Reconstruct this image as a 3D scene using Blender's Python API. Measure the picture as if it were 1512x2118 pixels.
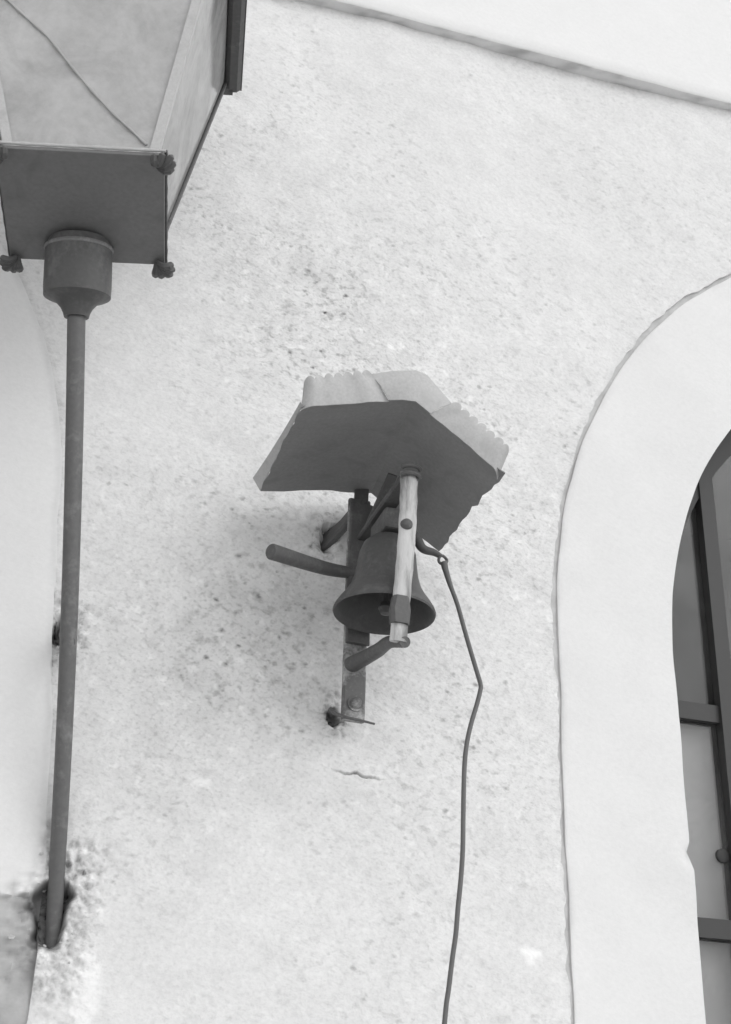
import bpy, bmesh, math, random
import numpy as np
from mathutils import Vector, Matrix, noise, geometry

random.seed(7)
for o in list(bpy.data.objects):
    bpy.data.objects.remove(o)
SC = bpy.context.scene
COL = SC.collection

# ---------------------------------------------------------------- camera
# x runs along the wall to the right, y into the wall (wall face y = 0), z up; metres
CAM = Vector((-0.74328, -2.54598, 1.6))
CAM_M = Matrix(((0.95441119, -0.15944301, -0.25234342),
                (-0.29745101, -0.43737834, -0.84865958),
                (0.0249433, 0.88503001, -0.46486527)))
FPX, PW, PH = 2920.0, 1512.0, 2118.0
cd = bpy.data.cameras.new('camera')
cam = bpy.data.objects.new('camera', cd)
COL.objects.link(cam)
cam.matrix_world = Matrix.Translation(CAM) @ CAM_M.to_4x4()
cd.sensor_fit = 'VERTICAL'
cd.sensor_height = 36.0
cd.lens = FPX / PH * 36.0
cd.clip_start = 0.05
cd.clip_end = 3000
cd.dof.use_dof = True
cd.dof.focus_distance = 2.85
cd.dof.aperture_fstop = 8.0
SC.camera = cam
SC.render.resolution_x, SC.render.resolution_y = 731, 1024

# ---------------------------------------------------------------- sky and sun
SUN_AZ, SUN_EL = 36.0, 40.0       # degrees right of the wall's outward normal, above the horizon
w = bpy.data.worlds.new('World')
SC.world = w
w.use_nodes = True
nt = w.node_tree
nt.nodes.clear()
sky = nt.nodes.new('ShaderNodeTexSky')
sky.sky_type = 'NISHITA'
sky.sun_disc = False
sky.sun_elevation = math.radians(SUN_EL)
sky.sun_rotation = math.radians(180 - SUN_AZ)
sky.dust_density = 0.3
bw = nt.nodes.new('ShaderNodeRGBToBW')          # black-and-white film
bg = nt.nodes.new('ShaderNodeBackground')
bg.inputs['Strength'].default_value = 0.15
out = nt.nodes.new('ShaderNodeOutputWorld')
nt.links.new(sky.outputs[0], bw.inputs[0])
nt.links.new(bw.outputs[0], bg.inputs[0])
nt.links.new(bg.outputs[0], out.inputs[0])

sd = bpy.data.lights.new('sun', 'SUN')
sd.energy = 0.5
sd.angle = math.radians(55)
sd.color = (1, 1, 1)
sun = bpy.data.objects.new('sun', sd)
COL.objects.link(sun)
a, e = math.radians(SUN_AZ), math.radians(SUN_EL)
to_sun = Vector((math.sin(a) * math.cos(e), -math.cos(a) * math.cos(e), math.sin(e)))
sun.rotation_euler = to_sun.to_track_quat('Z', 'Y').to_euler()
sun.location = (4, -6, 8)

SC.view_settings.view_transform = 'Standard'
SC.view_settings.look = 'None'
SC.view_settings.gamma = 1.0
SC.view_settings.use_curve_mapping = False
SC.view_settings.exposure = 0.95
SC.cycles.max_bounces = 7
SC.cycles.diffuse_bounces = 4
SC.cycles.glossy_bounces = 3
SC.cycles.transparent_max_bounces = 8


# ---------------------------------------------------------------- helpers
def at(px, py, y=0.0):
    """survey point: where the sight line measured on the print meets the plane at depth y"""
    v = CAM_M @ Vector(((px - PW / 2) / FPX, -(py - PH / 2) / FPX, -1.0))
    t = (y - CAM.y) / v.y
    return CAM + v * t


def N(p, s=1.0, seed=0.0):
    return noise.noise(Vector((p[0] * s + seed, p[1] * s - seed * 0.7, p[2] * s + seed * 1.3)))


def fbm(p, s, seed=0.0, oc=4):
    v = 0.0
    amp = 1.0
    for k in range(oc):
        v += amp * N(p, s, seed + 11 * k)
        s *= 2.0
        amp *= 0.5
    return v


def sst(a, b, x):
    t = min(1.0, max(0.0, (x - a) / (b - a)))
    return t * t * (3 - 2 * t)


def node_mat(name):
    m = bpy.data.materials.new(name)
    m.use_nodes = True
    t = m.node_tree
    b = t.nodes['Principled BSDF']
    return m, t, b


def nn(t, kind, **kw):
    n = t.nodes.new(kind)
    for k, v in kw.items():
        if k.startswith('i_'):
            n.inputs[k[2:].replace('_', ' ')].default_value = v
        else:
            setattr(n, k, v)
    return n


def ramp(t, src, stops):
    r = t.nodes.new('ShaderNodeValToRGB')
    el = r.color_ramp.elements
    while len(el) < len(stops):
        el.new(0.5)
    for q, (p, c) in zip(el, stops):
        q.position = p
        q.color = (c, c, c, 1)
    t.links.new(src, r.inputs[0])
    return r.outputs[0]


def math_(t, op, a, b=None, clamp=False):
    n = t.nodes.new('ShaderNodeMath')
    n.operation = op
    n.use_clamp = clamp
    for k, v in enumerate((a, b)):
        if v is None:
            continue
        if isinstance(v, (int, float)):
            n.inputs[k].default_value = v
        else:
            t.links.new(v, n.inputs[k])
    return n.outputs[0]


def tex_noise(t, co, scale, detail=4, rough=0.6, dist=0.0):
    n = nn(t, 'ShaderNodeTexNoise', i_Scale=scale, i_Detail=detail, i_Roughness=rough, i_Distortion=dist)
    t.links.new(co, n.inputs['Vector'])
    return n.outputs['Fac']


def plaster_mat(name, base, speck=1.0, rough_amp=1.0, attr=True):
    m, t, b = node_mat(name)
    geo = nn(t, 'ShaderNodeTexCoord').outputs['Object']
    # flat coordinates along the wall; the float's strokes lean a little, so pits are drawn out along that lean
    sp = nn(t, 'ShaderNodeSeparateXYZ')
    t.links.new(geo, sp.inputs[0])
    cb = nn(t, 'ShaderNodeCombineXYZ')
    t.links.new(sp.outputs[0], cb.inputs[0])
    t.links.new(math_(t, 'ADD', sp.outputs[2], math_(t, 'MULTIPLY', sp.outputs[1], 0.6)), cb.inputs[1])
    mp = nn(t, 'ShaderNodeMapping')
    mp.inputs['Rotation'].default_value = (0, 0, math.radians(28))
    mp.inputs['Scale'].default_value = (0.88, 1.1, 1)
    t.links.new(cb.outputs[0], mp.inputs[0])
    st = mp.outputs[0]

    def n2(scale, detail, rough=0.6, dist=0.0, co=st):
        n = nn(t, 'ShaderNodeTexNoise', noise_dimensions='2D', i_Scale=scale, i_Detail=detail, i_Roughness=rough, i_Distortion=dist)
        t.links.new(co, n.inputs['Vector'])
        return n

    def pits(scale, cut, k, soft, co):
        vor = nn(t, 'ShaderNodeTexVoronoi', voronoi_dimensions='2D', i_Scale=scale, i_Randomness=1.0)
        t.links.new(co, vor.inputs['Vector'])
        sep = nn(t, 'ShaderNodeSeparateColor')
        t.links.new(vor.outputs['Color'], sep.inputs[0])
        size = math_(t, 'MULTIPLY', math_(t, 'SUBTRACT', sep.outputs[0], cut, True), k)
        p_ = math_(t, 'DIVIDE', math_(t, 'SUBTRACT', size, vor.outputs['Distance']), soft, True)
        return math_(t, 'MULTIPLY', p_, math_(t, 'ADD', math_(t, 'MULTIPLY', sep.outputs[1], 0.9), 0.1))

    big = n2(2.1, 2, 0.5, 0, cb.outputs[0])
    dens = ramp(t, n2(3.1, 2, 0.6, 0, cb.outputs[0]).outputs['Fac'], [(0.36, 0.12), (0.62, 1.0)])
    mid = n2(15, 4, 0.62, 0.3)
    fine = n2(95, 3, 0.7)
    # edges of the pits are ragged: shift the lookup by a fine noise
    ad = nn(t, 'ShaderNodeVectorMath', operation='MULTIPLY_ADD')
    t.links.new(fine.outputs['Color'], ad.inputs[0])
    ad.inputs[1].default_value = (0.008, 0.008, 0)
    t.links.new(st, ad.inputs[2])
    if attr:
        ga = nn(t, 'ShaderNodeAttribute', attribute_name='grit')
        gk = math_(t, 'ADD', ga.outputs['Fac'], 0.45)
    else:
        gk = 1.2
    pit = pits(44.0, 0.64, 0.95, 0.28, ad.outputs[0])
    spot = math_(t, 'MULTIPLY', math_(t, 'MULTIPLY', pits(31.0, 0.58, 0.50, 0.17, ad.outputs[0]), dens), gk)
    blot = ramp(t, n2(48, 2, 0.5, 0.0).outputs['Fac'], [(0.54, 0.0), (0.76, 1.0)])
    grit = ramp(t, n2(125, 2, 0.5).outputs['Fac'], [(0.52, 0.0), (0.76, 1.0)])
    pit = math_(t, 'MULTIPLY', math_(t, 'MULTIPLY', pit, dens), gk)
    blot = math_(t, 'MULTIPLY', math_(t, 'MULTIPLY', blot, dens), gk)
    grit = math_(t, 'MULTIPLY', grit, gk)
    mott = ramp(t, mid.outputs['Fac'], [(0.30, 0.0), (0.55, 0.62), (0.75, 1.0)])
    mott = math_(t, 'MULTIPLY', math_(t, 'SUBTRACT', mott, 0.5), gk)
    tone = math_(t, 'MULTIPLY', math_(t, 'SUBTRACT', big.outputs['Fac'], 0.5), 0.12 * rough_amp)
    tone = math_(t, 'ADD', tone, math_(t, 'MULTIPLY', mott, 0.13 * rough_amp))
    tone = math_(t, 'ADD', tone, math_(t, 'MULTIPLY', math_(t, 'SUBTRACT', fine.outputs['Fac'], 0.5), 0.22 * rough_amp))
    tone = math_(t, 'SUBTRACT', tone, math_(t, 'MULTIPLY', pit, 0.60 * speck))
    tone = math_(t, 'SUBTRACT', tone, math_(t, 'MULTIPLY', spot, 0.55 * speck))
    tone = math_(t, 'SUBTRACT', tone, math_(t, 'MULTIPLY', blot, 0.24 * speck))
    wf = ramp(t, n2(38, 2, 0.5, 0.0, cb.outputs[0]).outputs['Fac'], [(0.62, 0.0), (0.74, 1.0)])
    tone = math_(t, 'ADD', tone, math_(t, 'MULTIPLY', math_(t, 'MULTIPLY', wf, gk), 0.10 * speck))
    tone = math_(t, 'SUBTRACT', tone, math_(t, 'MULTIPLY', grit, 0.15 * speck))
    tone = math_(t, 'ADD', tone, 1.0)
    if attr:
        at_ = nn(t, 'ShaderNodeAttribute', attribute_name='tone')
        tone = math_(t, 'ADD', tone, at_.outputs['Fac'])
    val = math_(t, 'MULTIPLY', tone, base, True)
    cmb = nn(t, 'ShaderNodeCombineColor')
    for k in range(3):
        t.links.new(val, cmb.inputs[k])
    t.links.new(cmb.outputs[0], b.inputs['Base Color'])
    b.inputs['Roughness'].default_value = 0.9
    b.inputs['Specular IOR Level'].default_value = 0.2
    h = math_(t, 'MULTIPLY', math_(t, 'MULTIPLY', mid.outputs['Fac'], gk), 0.95 * rough_amp)
    h = math_(t, 'ADD', h, math_(t, 'MULTIPLY', fine.outputs['Fac'], 0.30 * rough_amp))
    if speck > 0.3:
        h = math_(t, 'SUBTRACT', h, math_(t, 'MULTIPLY', math_(t, 'ADD', pit, blot), 0.5 * speck))
    bp = nn(t, 'ShaderNodeBump')
    bp.inputs['Strength'].default_value = 0.5
    bp.inputs['Distance'].default_value = 0.006
    t.links.new(h, bp.inputs['Height'])
    t.links.new(bp.outputs[0], b.inputs['Normal'])
    return m


def metal_mat(name, base, worn, amount=0.5, rough=0.6, metallic=0.0, scale=14.0, stretch=1.0):
    """weathered sheet or bar: two tones broken up by noise, faint scratches and pitting"""
    m, t, b = node_mat(name)
    geo = nn(t, 'ShaderNodeTexCoord').outputs['Object']
    mp = nn(t, 'ShaderNodeMapping')
    mp.inputs['Scale'].default_value = (1, 1, stretch)
    t.links.new(geo, mp.inputs[0])
    co = mp.outputs[0]
    n1 = tex_noise(t, co, scale, 6, 0.65, 0.6)
    n2 = tex_noise(t, co, scale * 9, 4, 0.6)
    mixf = ramp(t, math_(t, 'ADD', math_(t, 'MULTIPLY', n1, 0.8), math_(t, 'MULTIPLY', n2, 0.2)),
                [(0.62 - 0.26 * amount, 0.0), (0.72 - 0.16 * amount, 1.0)])
    val = math_(t, 'ADD', base, math_(t, 'MULTIPLY', mixf, worn - base))
    val = math_(t, 'MULTIPLY', val, math_(t, 'ADD', math_(t, 'MULTIPLY', n2, 0.44), 0.78))
    cmb = nn(t, 'ShaderNodeCombineColor')
    for k in range(3):
        t.links.new(val, cmb.inputs[k])
    t.links.new(cmb.outputs[0], b.inputs['Base Color'])
    b.inputs['Metallic'].default_value = metallic
    r = math_(t, 'ADD', math_(t, 'MULTIPLY', n1, 0.2), rough - 0.1)
    t.links.new(r, b.inputs['Roughness'])
    b.inputs['Specular IOR Level'].default_value = 0.35
    bp = nn(t, 'ShaderNodeBump')
    bp.inputs['Strength'].default_value = 0.35
    bp.inputs['Distance'].default_value = 0.0015
    t.links.new(math_(t, 'ADD', n1, math_(t, 'MULTIPLY', n2, 0.5)), bp.inputs['Height'])
    t.links.new(bp.outputs[0], b.inputs['Normal'])
    return m


def glass_mat(name, dirt, base=0.6):
    """old lantern glass: clear in places, clouded by grime in others"""
    m, t, b = node_mat(name)
    t.nodes.remove(b)
    outn = t.nodes['Material Output']
    geo = nn(t, 'ShaderNodeTexCoord').outputs['Object']
    n1 = tex_noise(t, geo, 7, 5, 0.6, 0.8)
    n2 = tex_noise(t, geo, 60, 4, 0.7)
    f = ramp(t, math_(t, 'ADD', math_(t, 'MULTIPLY', n1, 0.75), math_(t, 'MULTIPLY', n2, 0.25)),
             [(0.36, dirt - 0.20), (0.66, dirt + 0.16)])
    tr = nn(t, 'ShaderNodeBsdfTransparent')
    tr.inputs[0].default_value = (0.9, 0.9, 0.9, 1)
    df = nn(t, 'ShaderNodeBsdfDiffuse')
    df.inputs[0].default_value = (base, base, base, 1)
    tl = nn(t, 'ShaderNodeBsdfTranslucent')
    tl.inputs[0].default_value = (base, base, base, 1)
    md = nn(t, 'ShaderNodeMixShader')
    md.inputs[0].default_value = 0.45
    t.links.new(df.outputs[0], md.inputs[1])
    t.links.new(tl.outputs[0], md.inputs[2])
    mx = nn(t, 'ShaderNodeMixShader')
    t.links.new(f, mx.inputs[0])
    t.links.new(tr.outputs[0], mx.inputs[1])
    t.links.new(md.outputs[0], mx.inputs[2])
    gl = nn(t, 'ShaderNodeBsdfGlossy')
    gl.inputs['Roughness'].default_value = 0.08
    fr = nn(t, 'ShaderNodeFresnel', i_IOR=1.45)
    bp = nn(t, 'ShaderNodeBump')
    bp.inputs['Strength'].default_value = 0.15
    bp.inputs['Distance'].default_value = 0.002
    t.links.new(n1, bp.inputs['Height'])
    t.links.new(bp.outputs[0], gl.inputs['Normal'])
    m2 = nn(t, 'ShaderNodeMixShader')
    t.links.new(fr.outputs[0], m2.inputs[0])
    t.links.new(mx.outputs[0], m2.inputs[1])
    t.links.new(gl.outputs[0], m2.inputs[2])
    t.links.new(m2.outputs[0], outn.inputs['Surface'])
    return m


def plain_mat(name, base, rough=0.7, amp=0.12, scale=25.0, spec=0.4):
    m, t, b = node_mat(name)
    geo = nn(t, 'ShaderNodeTexCoord').outputs['Object']
    n1 = tex_noise(t, geo, scale, 5, 0.6, 0.3)
    val = math_(t, 'MULTIPLY', math_(t, 'ADD', math_(t, 'MULTIPLY', n1, 2 * amp), 1 - amp), base)
    cmb = nn(t, 'ShaderNodeCombineColor')
    for k in range(3):
        t.links.new(val, cmb.inputs[k])
    t.links.new(cmb.outputs[0], b.inputs['Base Color'])
    b.inputs['Roughness'].default_value = rough
    b.inputs['Specular IOR Level'].default_value = spec
    return m


MAT = {
    'plaster': plaster_mat('rough_plaster', 0.74),
    'surround': plaster_mat('smooth_limewash', 0.76, speck=0.14, rough_amp=0.45),
    'joint': plain_mat('dirty_joint', 0.52, 0.95, 0.3, 40),
    'course': plaster_mat('course_limewash', 0.80, speck=0.12, rough_amp=0.35),
    'zinc': metal_mat('weathered_shaded_zinc', 0.25, 0.21, 0.4, 0.75, 0.0, 16),  # darker zinc: underside shade and soot put into the colour
    'crest': metal_mat('lit_sheet_zinc', 0.46, 0.38, 0.4, 0.6, 0.0, 22),  # same zinc made paler, light on the upright faces painted in
    'iron': metal_mat('dull_iron', 0.11, 0.15, 0.4, 0.6, 0.0, 18),
    'bar': metal_mat('worn_iron_bar', 0.14, 0.44, 0.62, 0.65, 0.0, 15),
    'tube': metal_mat('pale_iron_strap', 0.54, 0.20, 0.72, 0.6, 0.0, 28, 0.16),
    'bronze': metal_mat('dark_bell_bronze', 0.09, 0.125, 0.4, 0.5, 0.0, 14),
    'lantern': metal_mat('lantern_paint', 0.10, 0.14, 0.4, 0.5, 0.0, 12),
    'plate': metal_mat('lantern_sheet', 0.185, 0.15, 0.4, 0.5, 0.0, 12),
    'lit_trim': metal_mat('lantern_lit_trim', 0.50, 0.36, 0.4, 0.5, 0.0, 20),  # paler copy of the lantern metal, caught light put into the colour
    'glass': glass_mat('lantern_glass', 0.62, 0.95),
    'pane': None,
    'wood': plain_mat('dark_window_paint', 0.045, 0.55, 0.1, 30),
    'pane_backing': plain_mat('reflection_grey', 0.80, 0.9, 0.06, 6),
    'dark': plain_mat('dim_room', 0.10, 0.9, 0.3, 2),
    'wire': plain_mat('dark_wire', 0.13, 0.6, 0.15, 60),
    'bounce': plain_mat('bounce_white', 0.75, 0.4, 0.08, 8),
    'arm': metal_mat('arm_paint', 0.13, 0.20, 0.4, 0.5, 0.0, 12),
    'strip': plain_mat('diagonal_grey', 0.40, 0.8, 0.2, 40),
    'collar': metal_mat('lit_collar', 0.20, 0.28, 0.4, 0.5, 0.0, 20),  # paler ring, the lit crescent above the socket painted in
    'cord': plain_mat('cord', 0.06, 0.8, 0.15, 60),
    'ground': plain_mat('pale_paving', 0.55, 0.9, 0.15, 3.0),
    'rubble': plaster_mat('broken_mortar', 0.55, speck=0.6, rough_amp=1.6, attr=False),
}


def window_glass():
    m, t, b = node_mat('window_glass')
    b.inputs['Base Color'].default_value = (0.75, 0.75, 0.75, 1)
    b.inputs['Roughness'].default_value = 0.06
    t.nodes.remove(b)
    tr = nn(t, 'ShaderNodeBsdfTransparent')
    tr.inputs[0].default_value = (0.85, 0.85, 0.85, 1)
    df = nn(t, 'ShaderNodeBsdfDiffuse')
    df.inputs[0].default_value = (0.4, 0.4, 0.4, 1)
    geo = nn(t, 'ShaderNodeTexCoord').outputs['Object']
    n1 = tex_noise(t, geo, 5, 5, 0.65, 0.7)
    mx = nn(t, 'ShaderNodeMixShader')
    t.links.new(ramp(t, n1, [(0.35, 0.02), (0.7, 0.16)]), mx.inputs[0])
    t.links.new(tr.outputs[0], mx.inputs[1])
    t.links.new(df.outputs[0], mx.inputs[2])
    gl = nn(t, 'ShaderNodeBsdfGlossy')
    gl.inputs['Roughness'].default_value = 0.06
    fr = nn(t, 'ShaderNodeFresnel', i_IOR=1.32)
    m2 = nn(t, 'ShaderNodeMixShader')
    t.links.new(fr.outputs[0], m2.inputs[0])
    t.links.new(mx.outputs[0], m2.inputs[1])
    t.links.new(gl.outputs[0], m2.inputs[2])
    t.links.new(m2.outputs[0], t.nodes['Material Output'].inputs['Surface'])
    return m


MAT['pane'] = window_glass()


def obj(name, verts, faces, mat, parent=None, smooth=False):
    me = bpy.data.meshes.new(name)
    me.from_pydata([tuple(v) for v in verts], [], faces)
    me.validate()
    bm = bmesh.new()
    bm.from_mesh(me)
    bmesh.ops.recalc_face_normals(bm, faces=bm.faces)
    bm.to_mesh(me)
    bm.free()
    if smooth:
        me.polygons.foreach_set('use_smooth', [True] * len(me.polygons))
    o = bpy.data.objects.new(name, me)
    COL.objects.link(o)
    me.materials.append(MAT[mat])
    if parent is not None:
        o.parent = parent
        o.matrix_parent_inverse = PINV.get(parent.name, Matrix.Identity(4))
    return o


PINV = {}


def thing(name, label, cat, loc, group=None):
    o = bpy.data.objects.new(name, None)
    o.empty_display_size = 0.1
    o.location = loc
    COL.objects.link(o)
    o['label'] = label
    o['category'] = cat
    if group:
        o['group'] = group
    PINV[o.name] = Matrix.Translation(loc).inverted()
    return o


class MB:
    """collects shapes of ONE part"""

    def __init__(self):
        self.v, self.f = [], []

    def add(self, vs, fs):
        n = len(self.v)
        self.v += [Vector(q) for q in vs]
        self.f += [tuple(i + n for i in q) for q in fs]
        return self

    def tube(self, path, rad, seg=16, cap=True, squash=None, up=Vector((0, 0, 1))):
        path = [Vector(p) for p in path]
        if isinstance(rad, (int, float)):
            rad = [rad] * len(path)
        n = len(path)
        vs, fs = [], []
        t0 = (path[1] - path[0]).normalized()
        ref = up if abs(t0.dot(up)) < 0.95 else Vector((1, 0, 0))
        u = t0.cross(ref).normalized()
        for i in range(n):
            t = (path[min(i + 1, n - 1)] - path[max(i - 1, 0)]).normalized()
            u = (u - t * u.dot(t)).normalized()
            v_ = t.cross(u)
            for k in range(seg):
                an = 2 * math.pi * k / seg
                cu, sv = math.cos(an), math.sin(an)
                if squash:
                    cu *= squash[0]
                    sv *= squash[1]
                vs.append(path[i] + (u * cu + v_ * sv) * rad[i])
        for i in range(n - 1):
            for k in range(seg):
                k2 = (k + 1) % seg
                fs.append((i * seg + k, i * seg + k2, (i + 1) * seg + k2, (i + 1) * seg + k))
        if cap:
            fs.append(tuple(range(seg))[::-1])
            fs.append(tuple((n - 1) * seg + k for k in range(seg)))
        return self.add(vs, fs)

    def strap(self, path, width, thick, wdir):
        """flat bar with chamfered edges along a path; wdir = direction of its width"""
        path = [Vector(p) for p in path]
        n = len(path)
        wdir = Vector(wdir).normalized()
        vs, fs = [], []
        c = thick * 0.25
        for i in range(n):
            t = (path[min(i + 1, n - 1)] - path[max(i - 1, 0)]).normalized()
            a_ = (wdir - t * wdir.dot(t)).normalized()
            b_ = t.cross(a_)
            W = width[i] if isinstance(width, (list, tuple)) else width
            h, g = W / 2, thick / 2
            for (x, y) in ((-h + c, -g), (h - c, -g), (h, -g + c), (h, g - c), (h - c, g), (-h + c, g), (-h, g - c), (-h, -g + c)):
                vs.append(path[i] + a_ * x + b_ * y)
        for i in range(n - 1):
            for k in range(8):
                k2 = (k + 1) % 8
                fs.append((i * 8 + k, i * 8 + k2, (i + 1) * 8 + k2, (i + 1) * 8 + k))
        fs.append(tuple(range(8))[::-1])
        fs.append(tuple((n - 1) * 8 + k for k in range(8)))
        return self.add(vs, fs)

    def lathe(self, prof, M, seg=40):
        """prof = (radius, height) list about local z, placed by matrix M"""
        vs, fs = [], []
        n = len(prof)
        for (r, h) in prof:
            for k in range(seg):
                an = 2 * math.pi * k / seg
                vs.append(M @ Vector((r * math.cos(an), r * math.sin(an), h)))
        for i in range(n - 1):
            for k in range(seg):
                k2 = (k + 1) % seg
                fs.append((i * seg + k, i * seg + k2, (i + 1) * seg + k2, (i + 1) * seg + k))
        if prof[0][0] > 1e-4:
            fs.append(tuple(range(seg))[::-1])
        if prof[-1][0] > 1e-4:
            fs.append(tuple((n - 1) * seg + k for k in range(seg)))
        return self.add(vs, fs)

    def box(self, c, s, M=None, bev=0.0):
        bm = bmesh.new()
        bmesh.ops.create_cube(bm, size=1.0)
        for v in bm.verts:
            v.co = Vector((v.co.x * s[0], v.co.y * s[1], v.co.z * s[2]))
        if bev:
            bmesh.ops.bevel(bm, geom=list(bm.edges), offset=bev, segments=2, affect='EDGES', profile=0.5)
        bm.verts.index_update()
        vs = [v.co + Vector(c) for v in bm.verts]
        if M is not None:
            vs = [M @ v for v in vs]
        fs = [tuple(v.index for v in f.verts) for f in bm.faces]
        bm.free()
        return self.add(vs, fs)

    def sheet(self, grid, thick, nrm):
        """grid[i][j] of points -> thin solid sheet of real thickness"""
        R, C = len(grid), len(grid[0])
        nrm = Vector(nrm).normalized() * thick
        top = [Vector(p) for row in grid for p in row]
        vs = top + [p - nrm for p in top]
        K = R * C
        fs = []
        for i in range(R - 1):
            for j in range(C - 1):
                a_, b_, c_, d_ = i * C + j, i * C + j + 1, (i + 1) * C + j + 1, (i + 1) * C + j
                fs.append((a_, b_, c_, d_))
                fs.append((d_ + K, c_ + K, b_ + K, a_ + K))
        rim = [j for j in range(C)] + [i * C + C - 1 for i in range(1, R)] + \
              [(R - 1) * C + j for j in range(C - 2, -1, -1)] + [i * C for i in range(R - 2, 0, -1)]
        for k in range(len(rim)):
            a_, b_ = rim[k], rim[(k + 1) % len(rim)]
            fs.append((a_, a_ + K, b_ + K, b_))
        return self.add(vs, fs)

    def build(self, name, mat, parent=None, smooth=False):
        o = obj(name, self.v, self.f, mat, parent, smooth)
        if smooth:
            mod = None
            o.data.polygons.foreach_set('use_smooth', [True] * len(o.data.polygons))
            try:
                o.data.set_sharp_from_angle(angle=math.radians(38))
            except Exception:
                pass
        return o


def lerp(a_, b_, t):
    return Vector(a_) * (1 - t) + Vector(b_) * t


def curve(pts, n=24):
    """smooth curve through points"""
    P = [Vector(p) for p in pts]
    P = [P[0] * 2 - P[1]] + P + [P[-1] * 2 - P[-2]]
    out_ = []
    for i in range(1, len(P) - 2):
        for k in range(n):
            t = k / n
            p0, p1, p2, p3 = P[i - 1], P[i], P[i + 1], P[i + 2]
            out_.append(0.5 * ((2 * p1) + (-p0 + p2) * t + (2 * p0 - 5 * p1 + 4 * p2 - p3) * t * t + (-p0 + 3 * p1 - 3 * p2 + p3) * t ** 3))
    out_.append(P[-2])
    return out_


# ---------------------------------------------------------------- ground
g = obj('ground', [(-1500, -1500, 0), (1500, -1500, 0), (1500, 1500, 0), (-1500, 1500, 0)], [(0, 1, 2, 3)], 'ground')
g['kind'] = 'structure'
g['label'] = 'pale paved ground in front of the wall'

# ---------------------------------------------------------------- the building front
bld = thing('building', 'white plastered building front with arched openings and a string course', 'building', (0, 0, 0))
X0, X1, ZT = -3.6, 4.2, 5.6
COURSE_Z = 4.436

# arch outlines: (centre x, centre z, radius) outside and inside, springing into straight jambs
RO, RI = (1.7213, 2.826, 1.2688), (1.7514, 2.775, 1.0261)
LO, LI = (-1.7097, 2.860, 1.0921), (-1.7097, 2.830, 0.850)


def arch_outline(c, sign_lean=0.0, z0=0.0, dz=0.008, seg=260):
    """from the left foot over the crown to the right foot"""
    cx, cz, r = c
    pts = []
    z = z0
    while z < cz - 1e-6:
        pts.append((cx - r + (0.0), z))
        z += dz
    for k in range(seg + 1):
        an = math.pi - math.pi * k / seg
        pts.append((cx + r * math.cos(an), cz + r * math.sin(an)))
    z = cz - dz
    while z > z0:
        pts.append((cx + r + sign_lean * min(cz - z, 0.70), z))
        z -= dz
    pts.append((cx + r + sign_lean * min(cz - z0, 0.70), z0))
    return pts


def rough(pts, amp, s, seed, keep=True):
    out_ = []
    for i, (x, z) in enumerate(pts):
        a_ = pts[max(0, i - 1)]
        b_ = pts[min(len(pts) - 1, i + 1)]
        tx, tz = b_[0] - a_[0], b_[1] - a_[1]
        L = math.hypot(tx, tz) or 1
        d = amp * fbm((x, 0, z), s, seed, 3)
        out_.append((x - tz / L * d, z + tx / L * d))
    return out_


def offset(pts, fn):
    out_ = []
    for i, (x, z) in enumerate(pts):
        a_ = pts[max(0, i - 1)]
        b_ = pts[min(len(pts) - 1, i + 1)]
        tx, tz = b_[0] - a_[0], b_[1] - a_[1]
        L = math.hypot(tx, tz) or 1
        d = fn(x, z)
        out_.append((x - tz / L * d, z + tx / L * d))
    return out_


r_out = rough(arch_outline(RO), 0.004, 7, 3)
r_in = rough(arch_outline(RI, 0.0), 0.0022, 6, 5)
# the chip knocked out of the inner edge of the right-hand jamb
r_in = [(x - 0.008 * math.exp(-((z - 2.338) / 0.007) ** 2) * (1 if x < RI[0] else 0) +
         0.006 * sst(2.335, 2.31, z) * (1 if x < RI[0] else 0), z) for (x, z) in r_in]
l_out = rough(arch_outline(LO, 0.095), 0.005, 7, 8)
l_in = rough(arch_outline(LI, 0.04), 0.003, 6, 9)


def groove(seed, wd):
    return lambda x, z: min(1.7 * wd, max(0.0006, wd + 0.7 * wd * fbm((x, 0, z), 5.5, seed, 4) + 0.45 * wd * fbm((x, 0, z), 30, seed + 2, 3)))


# the plaster coat stops a little short of each surround: a thin open joint is left between them
r_pl = offset(r_out, groove(21, 0.0110))
l_pl = list(l_out)


def inside(poly):
    P = np.array(poly)

    def f(x, z):
        x1, z1 = P[:, 0], P[:, 1]
        x2, z2 = np.roll(x1, -1), np.roll(z1, -1)
        c_ = ((z1 > z) != (z2 > z))
        with np.errstate(divide='ignore', invalid='ignore'):
            xi = (x2 - x1) * (z - z1) / (z2 - z1) + x1
        return bool(np.count_nonzero(c_ & (x < xi)) % 2)
    return f


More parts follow.
